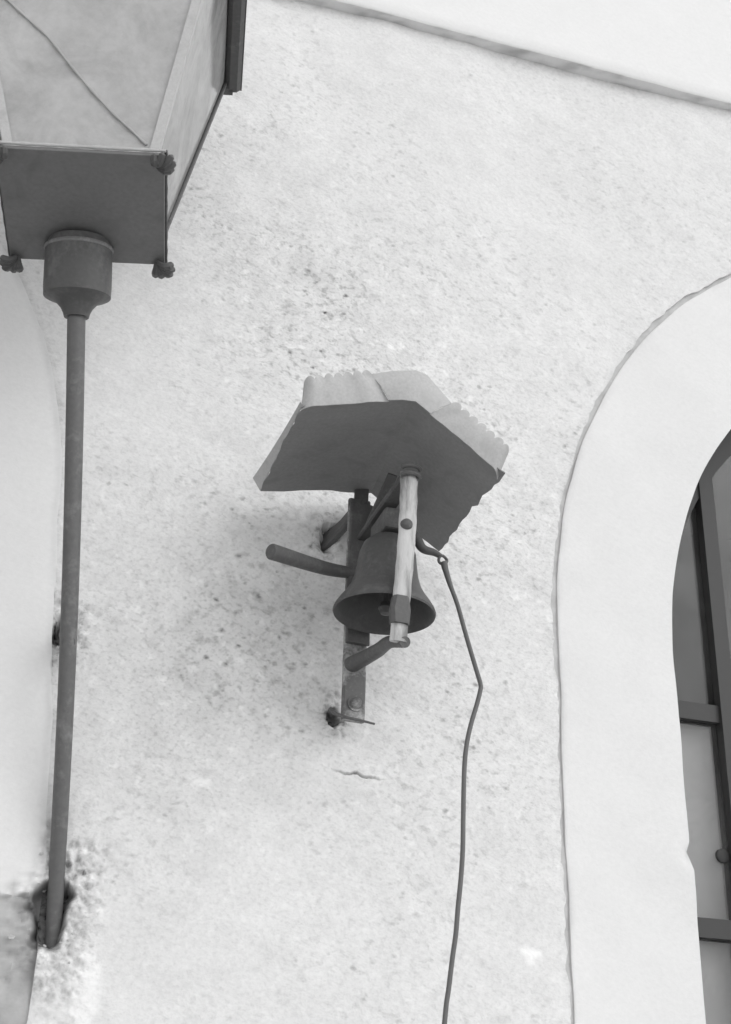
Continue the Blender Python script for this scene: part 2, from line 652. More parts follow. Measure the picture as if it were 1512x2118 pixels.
def cdt_sheet(outer, holes, step_fn, keep_fn, extra):
    """2D points in a jittered grid of local spacing, triangulated against the outlines"""
    vs, es = [], []

    def addloop(L):
        n0 = len(vs)
        vs.extend(Vector(p) for p in L)
        es.extend((n0 + i, n0 + (i + 1) % len(L)) for i in range(len(L)))
    addloop(outer)
    for h in holes:
        addloop(h)
    for (x_a, x_b, z_a, z_b, st, skip) in step_fn:
        nx, nz = int((x_b - x_a) / st), int((z_b - z_a) / st)
        for i in range(1, nx):
            for j in range(1, nz):
                x = x_a + i * st + random.uniform(-.25, .25) * st
                z = z_a + j * st + random.uniform(-.25, .25) * st
                if skip and any(s[0] < x < s[1] and s[2] < z < s[3] for s in skip):
                    continue
                vs.append(Vector((x, z)))
    vs.extend(Vector(p) for p in extra)
    ov, oe, of, *_ = geometry.delaunay_2d_cdt(vs, es, [], 0, 1e-6)
    faces = []
    for f in of:
        cx_ = sum(ov[i].x for i in f) / len(f)
        cz_ = sum(ov[i].y for i in f) / len(f)
        if keep_fn(cx_, cz_):
            faces.append(tuple(f))
    return [(v.x, v.y) for v in ov], faces


# craters where irons were driven into the wall (x, z, radius, depth, height of ragged rim)
HOLES = [(-0.534, 2.106, 0.047, 0.050, 0.004), (-0.578, 2.632, 0.028, 0.03, 0.006),
         (-0.066, 2.920, 0.020, 0.03, 0.006), (-0.038, 2.532, 0.016, 0.03, 0.005)]


def crater(x, z):
    p = (x, 0, z)
    d = 0.0
    for (hx, hz, r, dep, rim) in HOLES:
        q = math.hypot(x - hx, (z - hz) * 0.62)
        if q < 4 * r:
            q *= 1 + 0.45 * fbm(p, 0.9 / r, hx * 9, 3)
            d -= dep * sst(r * 0.85, r * 0.45, q)
            d += rim * math.exp(-((q - 1.35 * r) / (0.55 * r)) ** 2) * (0.2 + 1.4 * fbm(p, 60, 6, 4))
            d -= 0.006 * math.exp(-((q - 1.0 * r) / (0.3 * r)) ** 2) * (0.5 + fbm(p, 90, 2, 3))
    return d


def crater_tone(x, z):
    p = (x, 0, z)
    t = 0.0
    for (hx, hz, r, dep, rim) in HOLES:
        q = math.hypot(x - hx, (z - hz) * 0.62)
        if q < 4 * r:
            q *= 1 + 0.45 * fbm(p, 0.9 / r, hx * 9, 3)
            n2 = fbm(p, 62, 3, 4)
            t -= 0.62 * sst(r * 0.95, r * 0.6, q)  # shade inside the hole painted into the colour
            t += (0.28 * n2 - 0.10) * math.exp(-((q - 1.25 * r) / (0.6 * r)) ** 2)
    return t


def base_relief(x, z):
    return 0.012 * fbm((x, 0, z), 1.6, 1, 3)


def wall_relief(x, z):
    p = (x, 0, z)
    d = base_relief(x, z) + 0.0035 * fbm(p, 7, 2, 3) + 0.0016 * fbm(p, 28, 4, 3)
    d += crater(x, z)
    # a shallow crack below the bell, plaster standing a little proud over it
    cz = 2.420 - 0.05 * (x - 0.01) + 0.010 * fbm((x, 0, 0), 26, 9, 4)
    if -0.045 < x < 0.07:
        k = max(0.0, math.cos(math.pi * (x - 0.0125) / 0.115))
        d -= 0.010 * k * math.exp(-((z - cz) / 0.0018) ** 2)
        d += 0.003 * k * sst(0.03, 0.0, z - cz) * (1 if z > cz else 0)
    return d


def wall_tone(x, z):
    """differences in the coat: damp grime, patches, spilt whitewash; painted dark in holes and crack"""
    p = (x, 0, z)
    t = 0.0
    n_ = fbm(p, 5, 14, 4)
    # grime below and left of the bell's fixings
    q = ((x + 0.13) / 0.16) ** 2 + ((z - 2.77) / 0.17) ** 2
    t += 0.02 * math.exp(-q)
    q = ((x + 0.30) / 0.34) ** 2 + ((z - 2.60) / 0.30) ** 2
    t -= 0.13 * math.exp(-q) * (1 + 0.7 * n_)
    t += crater_tone(x, z)
    cz = 2.420 - 0.05 * (x - 0.01) + 0.010 * fbm((x, 0, 0), 26, 9, 4)
    if -0.045 < x < 0.07:
        t -= 0.30 * max(0.0, math.cos(math.pi * (x - 0.0125) / 0.115)) * math.exp(-((z - cz) / 0.0018) ** 2)
    # whitewash splashes
    for (sx, sz, ra, rb, v) in ((0.365, 2.115, 0.020, 0.014, 0.22), (-0.292, 2.37, 0.022, 0.008, 0.16), (-0.46, 1.985, 0.022, 0.07, 0.16)):
        q = ((x - sx) / ra) ** 2 + ((z - sz) / rb) ** 2
        t += v * sst(1.25, 0.85, q + 0.5 * fbm(p, 60, 5, 2))
    for (c, sg, wd) in ((RO, -1, 0.011), (LO, 1, 0.012)):
        if z > c[1]:
            dj = abs(math.hypot(x - c[0], z - c[1]) - c[2])
        else:
            dj = abs(x - (c[0] + sg * c[2] + (0.095 * min(c[1] - z, 0.7) if sg > 0 else 0)))
        if dj < 0.05:
            t -= 0.20 * math.exp(-(dj / wd) ** 2) * max(0.0, 0.55 + 1.1 * fbm(p, 11, 23, 3))
    # rust and dirt washed along the joints
    t -= 0.16 * sst(0.030, 0.0, COURSE_Z - 0.012 - z) * (0.55 + 0.9 * fbm(p, 9, 17, 3))
    return t


# the wall outline goes round both arches so the openings stay open to the floor
outer = [(X0, 0.0)] + l_pl + r_pl + [(X1, 0.0), (X1, COURSE_Z + 0.06), (X0, COURSE_Z + 0.06)]
in_wall = inside(outer)
near = (-1.0, 1.1, 1.8, COURSE_Z + 0.05)
fine = (-0.64, -0.44, 1.90, 2.24)
fine2 = (-0.12, 0.10, 2.38, 2.58)
fine4 = (-0.05, 0.08, 2.398, 2.442)
fine3 = (-0.64, -0.50, 2.56, 2.72)
grids = [(X0, X1, 0.0, COURSE_Z + 0.05, 0.07, [near]),
         (*near, 0.015, [fine, fine2, fine3]),
         (*fine, 0.0028, None), (*fine2, 0.0035, [fine4]), (*fine4, 0.0016, None), (*fine3, 0.0045, None)]
extra = []
for Lp in (l_pl, r_pl):
    for d0_ in (0.005, 0.011, 0.018):
        extra += [q for q in offset(Lp, lambda x, z: d0_) if near[0] < q[0] < near[1] and near[2] < q[1] < near[3]]
V2, F2 = cdt_sheet(outer, [], grids, in_wall, extra)
vs = [(x, -wall_relief(x, z) - 0.0, z) for (x, z) in V2]
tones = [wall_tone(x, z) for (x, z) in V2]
# the coat's broken edge along each surround turns back into the joint
fs = list(F2)
for L in (l_pl, r_pl):
    n0 = len(vs)
    for (x, z) in L:
        y = -wall_relief(x, z)
        vs += [(x, y, z), (x, y + 0.014, z)]
        tones += [-0.12, -0.25]
    for i in range(len(L) - 1):
        a_ = n0 + 2 * i
        fs.append((a_, a_ + 2, a_ + 3, a_ + 1))
wall = obj('plaster_wall', vs, fs, 'plaster', bld, True)


def wall_grit(x, z):
    # where the coat is coarsest: a diagonal belt above the bell and the weathered area left of it
    t = 0.0
    u = (x - 0.05) * 0.75 + (z - 3.35) * 0.66
    v = -(x - 0.05) * 0.66 + (z - 3.35) * 0.75
    t += 0.9 * math.exp(-((u / 0.30) ** 2 + (v / 0.7) ** 2))
    t += 0.85 * math.exp(-(((x + 0.28) / 0.34) ** 2 + ((z - 2.62) / 0.34) ** 2))
    t += 0.25 * math.exp(-(((x - 0.25) / 0.25) ** 2 + ((z - 2.5) / 0.5) ** 2))
    for (hx, hz, r, dep, rim) in HOLES:
        q = math.hypot(x - hx, (z - hz) * 0.62)
        t += 1.0 * sst(2.4 * r, 1.2 * r, q)
    return t


def set_tone(o, vals, name='tone'):
    me = o.data
    # validate may reorder nothing here; keep one value per vertex
    at_ = me.attributes.new(name, 'FLOAT', 'POINT')
    n_ = len(me.vertices)
    at_.data.foreach_set('value', list(vals[:n_]) + [0.0] * max(0, n_ - len(vals)))


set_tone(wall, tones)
set_tone(wall, [wall_grit(v[0], v[2]) for v in vs], 'grit')
wall['label'] = 'rough pitted plaster coat between the arches'
del g

# masonry behind the joints
for nm, L in (('r', r_out),):
    a_ = offset(L, lambda x, z: 0.03)
    b_ = offset(L, lambda x, z: -0.02)
    vs, fs = [], []
    for p, q in zip(a_, b_):
        bz = 0.0075 + 0.003 * fbm((p[0], 0, p[1]), 12, 3, 3)
        vs += [(p[0], bz - base_relief(*p), p[1]), (q[0], bz - base_relief(*q), q[1])]
    for i in range(len(a_) - 1):
        if math.hypot(a_[i][0] + 0.532, a_[i][1] - 2.112) < 0.13:
            continue
        fs.append((2 * i, 2 * i + 2, 2 * i + 3, 2 * i + 1))
    obj('joint_bed', vs, fs, 'joint', bld)


# ---------------------------------------------------------------- arch surrounds (smooth bands with reveals)
def peel(x, z):
    """1 where the limewash coat has fallen off the foot of the left-hand surround"""
    p = (x, 0, z)
    e1 = 2.142 + 0.020 * fbm(p, 14, 3, 3) - z - max(0.0, (x + 0.575)) * 1.6
    return sst(-0.003, 0.003, e1)


def surround(o_pts, i_pts, is_left):
    zmin = 1.7
    # the front band, fine enough to carry relief, in strips across its width
    n = min(len(o_pts), len(i_pts))

    def resample(P, m):
        P = np.array(P)
        s = np.r_[0, np.cumsum(np.hypot(*np.diff(P, axis=0).T))]
        u = np.linspace(0, s[-1], m)
        if is_left:
            u = np.r_[np.linspace(0, s[-1] - 2.8, 200), np.linspace(s[-1] - 2.8, s[-1] - 2.3, 40)[1:], np.linspace(s[-1] - 2.3, s[-1] - 1.75, 160)[1:], np.linspace(s[-1] - 1.75, s[-1], 30)[1:]]
        return np.c_[np.interp(u, s, P[:, 0]), np.interp(u, s, P[:, 1])]
    m = 420
    A, B = resample(o_pts, m), resample(i_pts, m)
    m = len(A)
    nw = 30 if is_left else 20
    vs, fs, tn = [], [], []
    for i in range(m):
        for j in range(nw + 1):
            jj = (j / nw) ** 1.8 if is_left else 0.5 - 0.5 * math.cos(math.pi * j / nw)
            x, z = A[i] * (1 - jj) + B[i] * jj
            p = (x, 0, z)
            y = 0.0025 - base_relief(x, z) - 0.0008 * fbm(p, 9, 6, 3)
            if is_left:
                kb = sst(0.06, 0.0, jj)
                y = y * (1 - kb) - kb * (base_relief(x, z) + 0.0035 * fbm(p, 7, 2, 3) + 0.0016 * fbm(p, 28, 4, 3))
            t = 0.0
            if is_left and z < 2.35 and x > LO[0]:
                k = peel(x, z)
                y += 0.009 * k + 0.002 * k * fbm(p, 30, 2, 3)
                t = (-0.40 + 0.22 * fbm(p, 13, 8, 3)) * k
                y -= crater(x, z)
                t += crater_tone(x, z) * (1 - 0.5 * k)
            if jj < 0.06:
                t -= 0.12 * sst(0.06, 0.0, jj) * max(0.0, 0.4 + 1.2 * fbm(p, 9, 29, 3))
            if j == 0 and not is_left:
                y += 0.001
                t -= 0.05
            if not is_left:
                q = math.hypot(x - 0.725, (z - 2.335) * 1.2)
                y += 0.006 * sst(0.022, 0.008, q)
                t -= 0.22 * sst(0.02, 0.008, q) * (0.6 + fbm(p, 70, 4, 2))
            vs.append((x, y, z))
            tn.append(t)
    W = nw + 1
    for i in range(m - 1):
        for j in range(nw):
            fs.append((i * W + j, (i + 1) * W + j, (i + 1) * W + j + 1, i * W + j + 1))
    # outer flank into the joint, inner reveal back to the window
    for col, depths in ((0, (0.020,)), (nw, (0.006, 0.15, 0.34))):
        prev = [i * W + col for i in range(m)]
        for q, dp in enumerate(depths):
            cur = []
            for i in range(m):
                x, _, z = vs[i * W + col]
                shrink = 0.004 if (col and q == 0) else (0.005 if col else 0)
                cur.append(len(vs))
                vs.append((x, max(dp, vs[i * W + col][1] + 0.002), z))
                tn.append(0.0)
            for i in range(m - 1):
                fs.append((prev[i], prev[i + 1], cur[i + 1], cur[i]))
            prev = cur
    o = obj('arch_surround', vs, fs, 'surround', bld, True)
    o.data.set_sharp_from_angle(angle=math.radians(50))
    set_tone(o, tn)
    return o


s_l = surround(l_out, l_in, True)
s_l['label'] = 'smooth arch surround whose coat has broken away low down beside the lantern arm'
s_r = surround(r_out, r_in, False)
s_r['label'] = 'smooth white arch surround around the dark window'

# ---------------------------------------------------------------- string course above the arches
PROF = [(0.03, 0.0), (-0.028, 0.003), (-0.032, 0.009), (-0.032, 0.43), (-0.036, 0.445), (-0.056, 0.45), (-0.060, 0.46),
        (-0.060, 0.60), (-0.085, 0.64), (-0.090, 0.72), (0.03, 0.72)]
vs, fs, tn = [], [], []
NX = 420
zr = []
PR = []
for i in range(len(PROF) - 1):
    (ya, za), (yb, zb) = PROF[i], PROF[i + 1]
    k = 6 if i == 0 else (12 if i == 2 else 2)
    for q in range(k):
        PR.append((ya + (yb - ya) * q / k, za + (zb - za) * q / k))
PR.append(PROF[-1])
for i in range(NX + 1):
    x = X0 + (X1 - X0) * i / NX
    for (y, z) in PR:
        p = (x, y * 3, z)
        vs.append((x, y - 0.002 * fbm(p, 3, 2, 3) - 0.001 * fbm(p, 14, 5, 2), COURSE_Z + z + 0.003 * fbm((x, 0, 0), 5, 3, 3)))
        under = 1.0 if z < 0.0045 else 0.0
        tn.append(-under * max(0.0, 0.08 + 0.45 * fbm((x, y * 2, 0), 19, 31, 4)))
W = len(PR)
for i in range(NX):
    for j in range(W - 1):
        fs.append((i * W + j, (i + 1) * W + j, (i + 1) * W + j + 1, i * W + j + 1))
sc_ = obj('string_course', vs, fs, 'course', bld, True)
sc_.data.set_sharp_from_angle(angle=math.radians(40))
set_tone(sc_, tn)
MB().box((0, 0, 0), (X1 - X0, 0.25, 0.6), Matrix.Translation(((X0 + X1) / 2, 0.10, 5.47))).build('parapet', 'course', bld)
# side returns and back keep the room behind dark
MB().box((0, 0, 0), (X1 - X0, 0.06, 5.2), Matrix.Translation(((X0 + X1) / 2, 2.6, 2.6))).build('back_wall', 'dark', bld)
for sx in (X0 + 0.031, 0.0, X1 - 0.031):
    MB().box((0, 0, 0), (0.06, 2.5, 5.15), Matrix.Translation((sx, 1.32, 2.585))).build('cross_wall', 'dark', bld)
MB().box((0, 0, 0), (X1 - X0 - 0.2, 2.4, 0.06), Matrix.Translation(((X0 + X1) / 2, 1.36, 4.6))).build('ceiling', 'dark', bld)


# ---------------------------------------------------------------- arched windows
def clip(poly, conv):
    """clip polygon to a convex counter-clockwise outline"""
    res = poly
    n = len(conv)
    for i in range(n):
        ax, az = conv[i]
        bx, bz = conv[(i + 1) % n]
        inp, res = res, []
        if not inp:
            return []

        def side(p):
            return (bx - ax) * (p[1] - az) - (bz - az) * (p[0] - ax)
        for k in range(len(inp)):
            p, q = inp[k], inp[(k + 1) % len(inp)]
            sp, sq = side(p), side(q)
            if sp >= 0:
                res.append(p)
            if (sp >= 0) != (sq >= 0):
                t = sp / (sp - sq)
                res.append((p[0] + (q[0] - p[0]) * t, p[1] + (q[1] - p[1]) * t))
    return res


def slab(poly, y0, y1):
    n = len(poly)
    vs = [(x, y0, z) for x, z in poly] + [(x, y1, z) for x, z in poly]
    fs = [tuple(range(n)), tuple(range(2 * n - 1, n - 1, -1))]
    fs += [(i, (i + 1) % n, n + (i + 1) % n, n + i) for i in range(n)]
    return vs, fs


def arched_window(c, stiles, rails, YF, label, backing_top):
    cx, cz, r = c
    win = bpy.data.objects.new('window', None)
    COL.objects.link(win)
    win.parent = bld
    win.matrix_parent_inverse = PINV[bld.name]
    win['label'] = label
    PINV[win.name] = Matrix.Identity(4)
    R_ = r - 0.006
    conv = [(cx - R_, 0.02), (cx + R_, 0.02)] + [(cx + R_ * math.cos(math.pi * k / 48), cz + R_ * math.sin(math.pi * k / 48)) for k in range(49)]
    # outer frame that follows the arch
    vs, fs = [], []
    ring = conv[2:]
    for R2, yy in ((R_, YF), (R_ - 0.05, YF), (R_ - 0.05, YF + 0.05), (R_, YF + 0.05)):
        L = [(cx - R2, 0.02)] + [(cx + R2 * math.cos(math.pi - math.pi * k / 48), cz + R2 * math.sin(math.pi - math.pi * k / 48)) for k in range(49)] + [(cx + R2, 0.02)]
        for x, z in L:
            vs.append((x, yy, z))
    n = 51
    for q in range(4):
        for i in range(n - 1):
            a_, b_ = q * n + i, ((q + 1) % 4) * n + i
            fs.append((a_, a_ + 1, b_ + 1, b_))
    obj('frame', vs, fs, 'wood', win)
    for (x0, x1) in stiles:
        P = clip([(x0, 0.02), (x1, 0.02), (x1, cz + r), (x0, cz + r)], conv)
        if len(P) > 2:
            MB().add(*slab(P, YF - 0.006, YF + 0.045)).build('stile', 'wood', win)
    xs = [cx - r] + [q for s in stiles for q in s] + [cx + r]
    cols = [(xs[i], xs[i + 1]) for i in range(0, len(xs), 2)]
    for (x0, x1) in cols:
        for (z0, z1) in rails:
            P = clip([(x0, z0), (x1, z0), (x1, z1), (x0, z1)], conv)
            if len(P) > 2:
                MB().add(*slab(P, YF + 0.004, YF + 0.040)).build('glazing_bar', 'wood', win)
        zs = [0.02] + [q for s in rails for q in s] + [cz + r]
        for k in range(0, len(zs), 2):
            P = clip([(x0, zs[k]), (x1, zs[k]), (x1, zs[k + 1]), (x0, zs[k + 1])], conv)
            if len(P) > 2:
                MB().add(*slab(P, YF + 0.020, YF + 0.024)).build('pane', 'pane', win)
    zb = backing_top
    P = clip([(cx - r, 0.02), (cx + r, 0.02), (cx + r, zb), (cx - r, zb)], conv)
    MB().add(*slab(P, YF + 0.060, YF + 0.063)).build('reflection_sheet', 'pane_backing', win)  # added pale sheet standing for sky and ground reflected in the lower panes
    return win


YW = 0.16
u0, u1 = at(1440, 1487, YW), at(1440, 1452, YW)
v0, v1 = at(1480, 1940, YW), at(1480, 1912, YW)
s0, s1 = at(1489, 1470, YW), at(1519, 1470, YW)
print('window', u0, u1, v0, v1, s0, s1)
dzr = u0.z - v0.z
rails = []
zz = v0.z - 3 * dzr
while zz < u0.z + 0.1:
    rails.append((zz, zz + (u1.z - u0.z)))
    zz += dzr
rails = [q for q in rails if q[0] > 0.1]
sw = s1.x - s0.x
stiles = []
for k in range(0, 6):
    xs_ = s0.x + k * 0.36
    if xs_ + sw < RI[0] + RI[2] - 0.05:
        stiles.append((xs_, xs_ + sw))
win_r = arched_window(RI, stiles, rails, YW, 'dark arched window with grey panes in the right-hand opening', u0.z + 0.012)
stl = [(-(x1), -(x0)) for (x0, x1) in [(0.98, 1.01), (1.33, 1.36), (1.68, 1.71), (2.03, 2.06), (2.38, 2.41)]][::-1]
arched_window(LI, stl, rails, YW, 'arched window in the left-hand opening', u0.z + 0.012)
kp = at(1495, 1770, YW + 0.0175)
MB().lathe([(0.0, -0.005), (0.012, -0.0045), (0.0155, -0.002), (0.0160, 0.001), (0.0160, 0.004)],
           Matrix.Translation(kp) @ Matrix.Rotation(math.radians(-90), 4, 'X'), 24).build('knob', 'cord', win_r, True)

# ---------------------------------------------------------------- broken mortar round the irons
mb = MB()
rg = random.Random(3)
for (hx, hz, r, dep, rim), n_ in zip(HOLES, (9, 2, 2, 2)):
    for k in range(n_):
        an = rg.uniform(0, 2 * math.pi)
        q = r * (0.75 + abs(rg.gauss(0, 0.65)))
        sz = r * rg.uniform(0.05, 0.16) * (1.0 if r < 0.03 else 0.7)
        x, z = hx + q * math.cos(an), hz + q * math.sin(an) * 1.15
        bm = bmesh.new()
        bmesh.ops.create_icosphere(bm, subdivisions=1, radius=1)
        vv = []
        sx, sy, sz_ = sz * rg.uniform(.7, 1.5), sz * rg.uniform(.5, .9), sz * rg.uniform(.6, 1.2)
        for v in bm.verts:
            d = 1 + 0.9 * N(v.co, 1.7, k * 3.1 + hx)
            vv.append((x + v.co.x * sx * d, -wall_relief(x, z) + v.co.y * sy * d, z + v.co.z * sz_ * d))
        bm.verts.index_update()
        mb.add(vv, [tuple(v.index for v in f.verts) for f in bm.faces])
        bm.free()
rb = mb.build('broken_mortar', 'rubble', bld)
rb['kind'] = 'stuff'

# ---------------------------------------------------------------- the lantern on its arm
def rotm(rx, ry, rz):
    return Matrix.Rotation(rz, 4, 'Z') @ Matrix.Rotation(ry, 4, 'Y') @ Matrix.Rotation(rx, 4, 'X')


LC = Vector((-0.671, -0.45, 3.279))
LM = Matrix.Translation(LC) @ rotm(-0.056, -0.067, -0.179)
A_, B_, H_ = 0.147, 0.267, 0.62
arm_foot = Vector((-0.5190, 0.055, 2.040))
lan = thing('wall_lantern', 'large square glass street lantern on a long iron arm rising from the wall', 'lantern', (-0.532, 0.0, 2.112))


def L(u, v, w_):
    return LM @ Vector((u, v, w_))


# bottom plate: shallow tray with a beaded rim
MB().box((0, 0, -0.0035), (2 * A_ - 0.004, 2 * A_ - 0.004, 0.008), LM, 0.002).build('bottom_plate', 'plate', lan)
for (p, q) in (((-1, -1), (1, -1)), ((1, -1), (1, 1)), ((1, 1), (-1, 1)), ((-1, 1), (-1, -1))):
    n_ = 26
    P, Rr = [], []
    for k in range(n_ + 1):
        t = k / n_
        P.append(L((p[0] + (q[0] - p[0]) * t) * A_, (p[1] + (q[1] - p[1]) * t) * A_, 0.003))
        Rr.append(0.0030 + 0.0005 * math.sin(k * 1.7))
    MB().tube(P, Rr, 8).build('rim_bead', 'lit_trim' if p[1] < 0 and q[1] < 0 else 'lantern', lan, True)  # front bead alone is pale: its highlight is painted


# fluted shell feet at the plate's corners
def shell_foot(sx, sy):
    mb = MB()
    for k in range(5):
        an = (k - 2) * 0.42
        d0 = Vector((sx, sy, 0)).normalized()
        side = Vector((-sy, sx, 0)).normalized()
        dirv = d0 * math.cos(an) + side * math.sin(an)
        base = Vector((sx * (A_ - 0.018), sy * (A_ - 0.018), -0.008))
        ln = 0.040 - 0.005 * abs(k - 2)
        P = [base + dirv * ln * t + Vector((0, 0, -0.014 * math.sin(t * 2.6) - 0.004)) for t in (0.05, 0.3, 0.55, 0.8, 1.0, 1.06)]
        P = [LM @ p for p in P]
        mb.tube(P, [0.004, 0.006, 0.0078, 0.0078, 0.0055, 0.0015], 8)
    return mb.build('corner_foot', 'lantern', lan, True)


for sx in (-1, 1):
    for sy in (-1, 1):
        shell_foot(sx, sy)

# sloping corner bars, panes between them
def corner(sx, sy, t):
    k = (A_ - 0.016) + (B_ - A_ + 0.016) * t
    return Vector((sx * k, sy * k, H_ * t))


for sx in (-1, 1):
    for sy in (-1, 1):
        nearbar = sy < 0
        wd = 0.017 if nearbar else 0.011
        d0 = Vector((-sx, 0, 0))
        d1 = Vector((0, -sy, 0))
        vs, fs = [], []
        for t in (0.0, 0.25, 0.5, 0.75, 1.0):
            c = corner(sx, sy, t)
            for q in (Vector((0, 0, 0)), d0 * wd, d0 * wd + d1 * 0.004 + Vector((0, 0, 0)), d0 * 0.004 + d1 * 0.004, d1 * wd + d0 * 0.004, d1 * wd):
                vs.append(LM @ (c + q))
        for i in range(4):
            for k in range(6):
                k2 = (k + 1) % 6
                fs.append((i * 6 + k, i * 6 + k2, (i + 1) * 6 + k2, (i + 1) * 6 + k))
        fs += [tuple(range(6))[::-1], tuple(24 + k for k in range(6))]
        MB().add(vs, fs).build('corner_bar', 'lit_trim' if nearbar else 'lantern', lan)  # near bars paler, the light they catch is in the colour
for (p, q, nrm) in (((-1, -1), (1, -1), (0, -1)), ((1, -1), (1, 1), (1, 0)), ((1, 1), (-1, 1), (0, 1)), ((-1, 1), (-1, -1), (-1, 0))):
    grid = []
    for i in range(9):
        t = 0.004 + 0.99 * i / 8
        row = []
        for j in range(9):
            s = 0.03 + 0.94 * j / 8
            a1, a2 = corner(p[0], p[1], t), corner(q[0], q[1], t)
            c = a1 * (1 - s) + a2 * s - Vector((nrm[0], nrm[1], 0)) * 0.006
            c += Vector((nrm[0], nrm[1], 0)) * 0.0012 * N((s * 3, t * 3, nrm[0] * 5 + nrm[1]), 1.0)
            row.append(LM @ c)
        grid.append(row)
    nw = (LM.to_3x3() @ Vector((nrm[0], nrm[1], -0.22))).normalized()
    MB().sheet(grid, 0.0025, nw).build('glass_pane', 'glass', lan, True)
# heavy upper frame with an overhanging eave, then the sheet roof, chimney and finial
for (p, q) in (((-1, -1), (1, -1)), ((1, -1), (1, 1)), ((1, 1), (-1, 1)), ((-1, 1), (-1, -1))):
    o_ = B_ + 0.014
    P = [LM @ Vector((p[0] * o_, p[1] * o_, H_ + 0.012)), LM @ Vector((q[0] * o_, q[1] * o_, H_ + 0.012))]
    mb = MB()
    mb.strap(P, 0.030, 0.034, LM.to_3x3() @ Vector((0, 0, 1)))
    mb.build('top_rail', 'lantern', lan)
rf = []
vs, fs = [], []
for (k, z) in ((B_ + 0.035, H_ + 0.026), (B_ + 0.035, H_ + 0.034), (B_ * 0.72, H_ + 0.13), (B_ * 0.38, H_ + 0.24), (B_ * 0.30, H_ + 0.26)):
    for (sx, sy) in ((-1, -1), (1, -1), (1, 1), (-1, 1)):
        vs.append(LM @ Vector((sx * k, sy * k, z)))
for i in range(4):
    for k in range(4):
        k2 = (k + 1) % 4
        fs.append((i * 4 + k, i * 4 + k2, (i + 1) * 4 + k2, (i + 1) * 4 + k))
fs += [(3, 2, 1, 0), (16, 17, 18, 19)]
MB().add(vs, fs).build('roof', 'lantern', lan)
MB().lathe([(0.075, H_ + 0.255), (0.075, H_ + 0.31), (0.10, H_ + 0.315), (0.06, H_ + 0.35), (0.015, H_ + 0.37), (0.022, H_ + 0.39), (0.0, H_ + 0.43)],
           LM, 28).build('chimney', 'lantern', lan, True)
MB().box((0, 0, H_ + 0.018), (2 * B_ - 0.05, 2 * B_ - 0.05, 0.006), LM).build('added_reflector', 'bounce', lan)  # unseen white board added under the roof to brighten the panes
# lamp holder
MB().lathe([(0.03, -0.001), (0.03, 0.02), (0.018, 0.03), (0.018, 0.08), (0.0, 0.085)], LM, 20).build('lamp_holder', 'lantern', lan, True)
# thin grey strip added to draw a dark diagonal across the front pane
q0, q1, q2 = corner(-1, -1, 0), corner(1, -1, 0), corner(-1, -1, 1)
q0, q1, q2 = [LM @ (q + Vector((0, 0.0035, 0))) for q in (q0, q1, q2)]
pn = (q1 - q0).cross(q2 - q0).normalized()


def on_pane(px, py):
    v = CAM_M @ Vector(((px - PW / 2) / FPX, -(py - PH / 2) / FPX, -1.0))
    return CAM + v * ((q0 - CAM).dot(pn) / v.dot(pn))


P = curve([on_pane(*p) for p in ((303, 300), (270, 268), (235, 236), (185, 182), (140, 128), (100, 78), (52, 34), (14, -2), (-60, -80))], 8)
MB().tube(P, [0.0023 + 0.0007 * math.sin(k * 0.9) for k in range(len(P))], 8).build('diagonal_strip', 'strip', lan, True)

# socket: neck, chamfered cup, coved underside, all in line with the raking arm
pc = L(-0.015, 0.100, -0.006)
adir = (arm_foot - pc).normalized()
SM = Matrix.Translation(pc) @ (-adir).to_track_quat('Z', 'Y').to_matrix().to_4x4()
MB().lathe([(q * 1.07, h) for q, h in [(0.052, 0.010), (0.0570, -0.006), (0.0585, -0.012), (0.0590, -0.080), (0.0582, -0.100), (0.055, -0.102),
            (0.046, -0.105), (0.036, -0.112), (0.028, -0.122), (0.0235, -0.132), (0.0215, -0.140), (0.0, -0.140)]], SM, 48).build('socket', 'lantern', lan, True)
cpts = [SM @ Vector((0.0600 * math.cos(2 * math.pi * k / 48), 0.0600 * math.sin(2 * math.pi * k / 48), -0.008)) for k in range(49)]
MB().tube(cpts, 0.0048, 8, cap=False).build('collar', 'collar', lan, True)
ptop = pc + adir * 0.134
P = []
for k in range(41):
    t = k / 40
    p = lerp(ptop, arm_foot, t)
    bow = math.sin(math.pi * t)
    p += Vector((0.007 * bow, -0.008 * bow, 0.0))
    P.append(p)
MB().tube(P, [0.0170 - 0.0030 * (k / 40) for k in range(41)], 22).build('arm', 'arm', lan, True)
tm = P[21]
tie_wall = Vector((-0.575, 0.03, 2.640))
dd = (tie_wall - tm)
MB().tube([tm - dd.normalized() * 0.012, tm + dd * 0.4, tie_wall], [0.012, 0.011, 0.012], 12).build('tie_rod', 'lantern', lan, True)
print('arm mid', tm, 'tie', tie_wall)

# ---------------------------------------------------------------- the bell under its little roof
bell = thing('wall_bell', 'dark bell in an iron frame under a small bent sheet-metal roof with scalloped front', 'bell', (-0.02, 0.0, 2.5))

RF, RB = -0.40, -0.05
ridge_f, ridge_b = at(857, 824, RF), at(768, 1018, RB)
left_f, left_b = at(625, 836, RF), at(537, 1014, RB)
right_f, right_b = at(1046, 978, RF), at(906, 1138, RB)


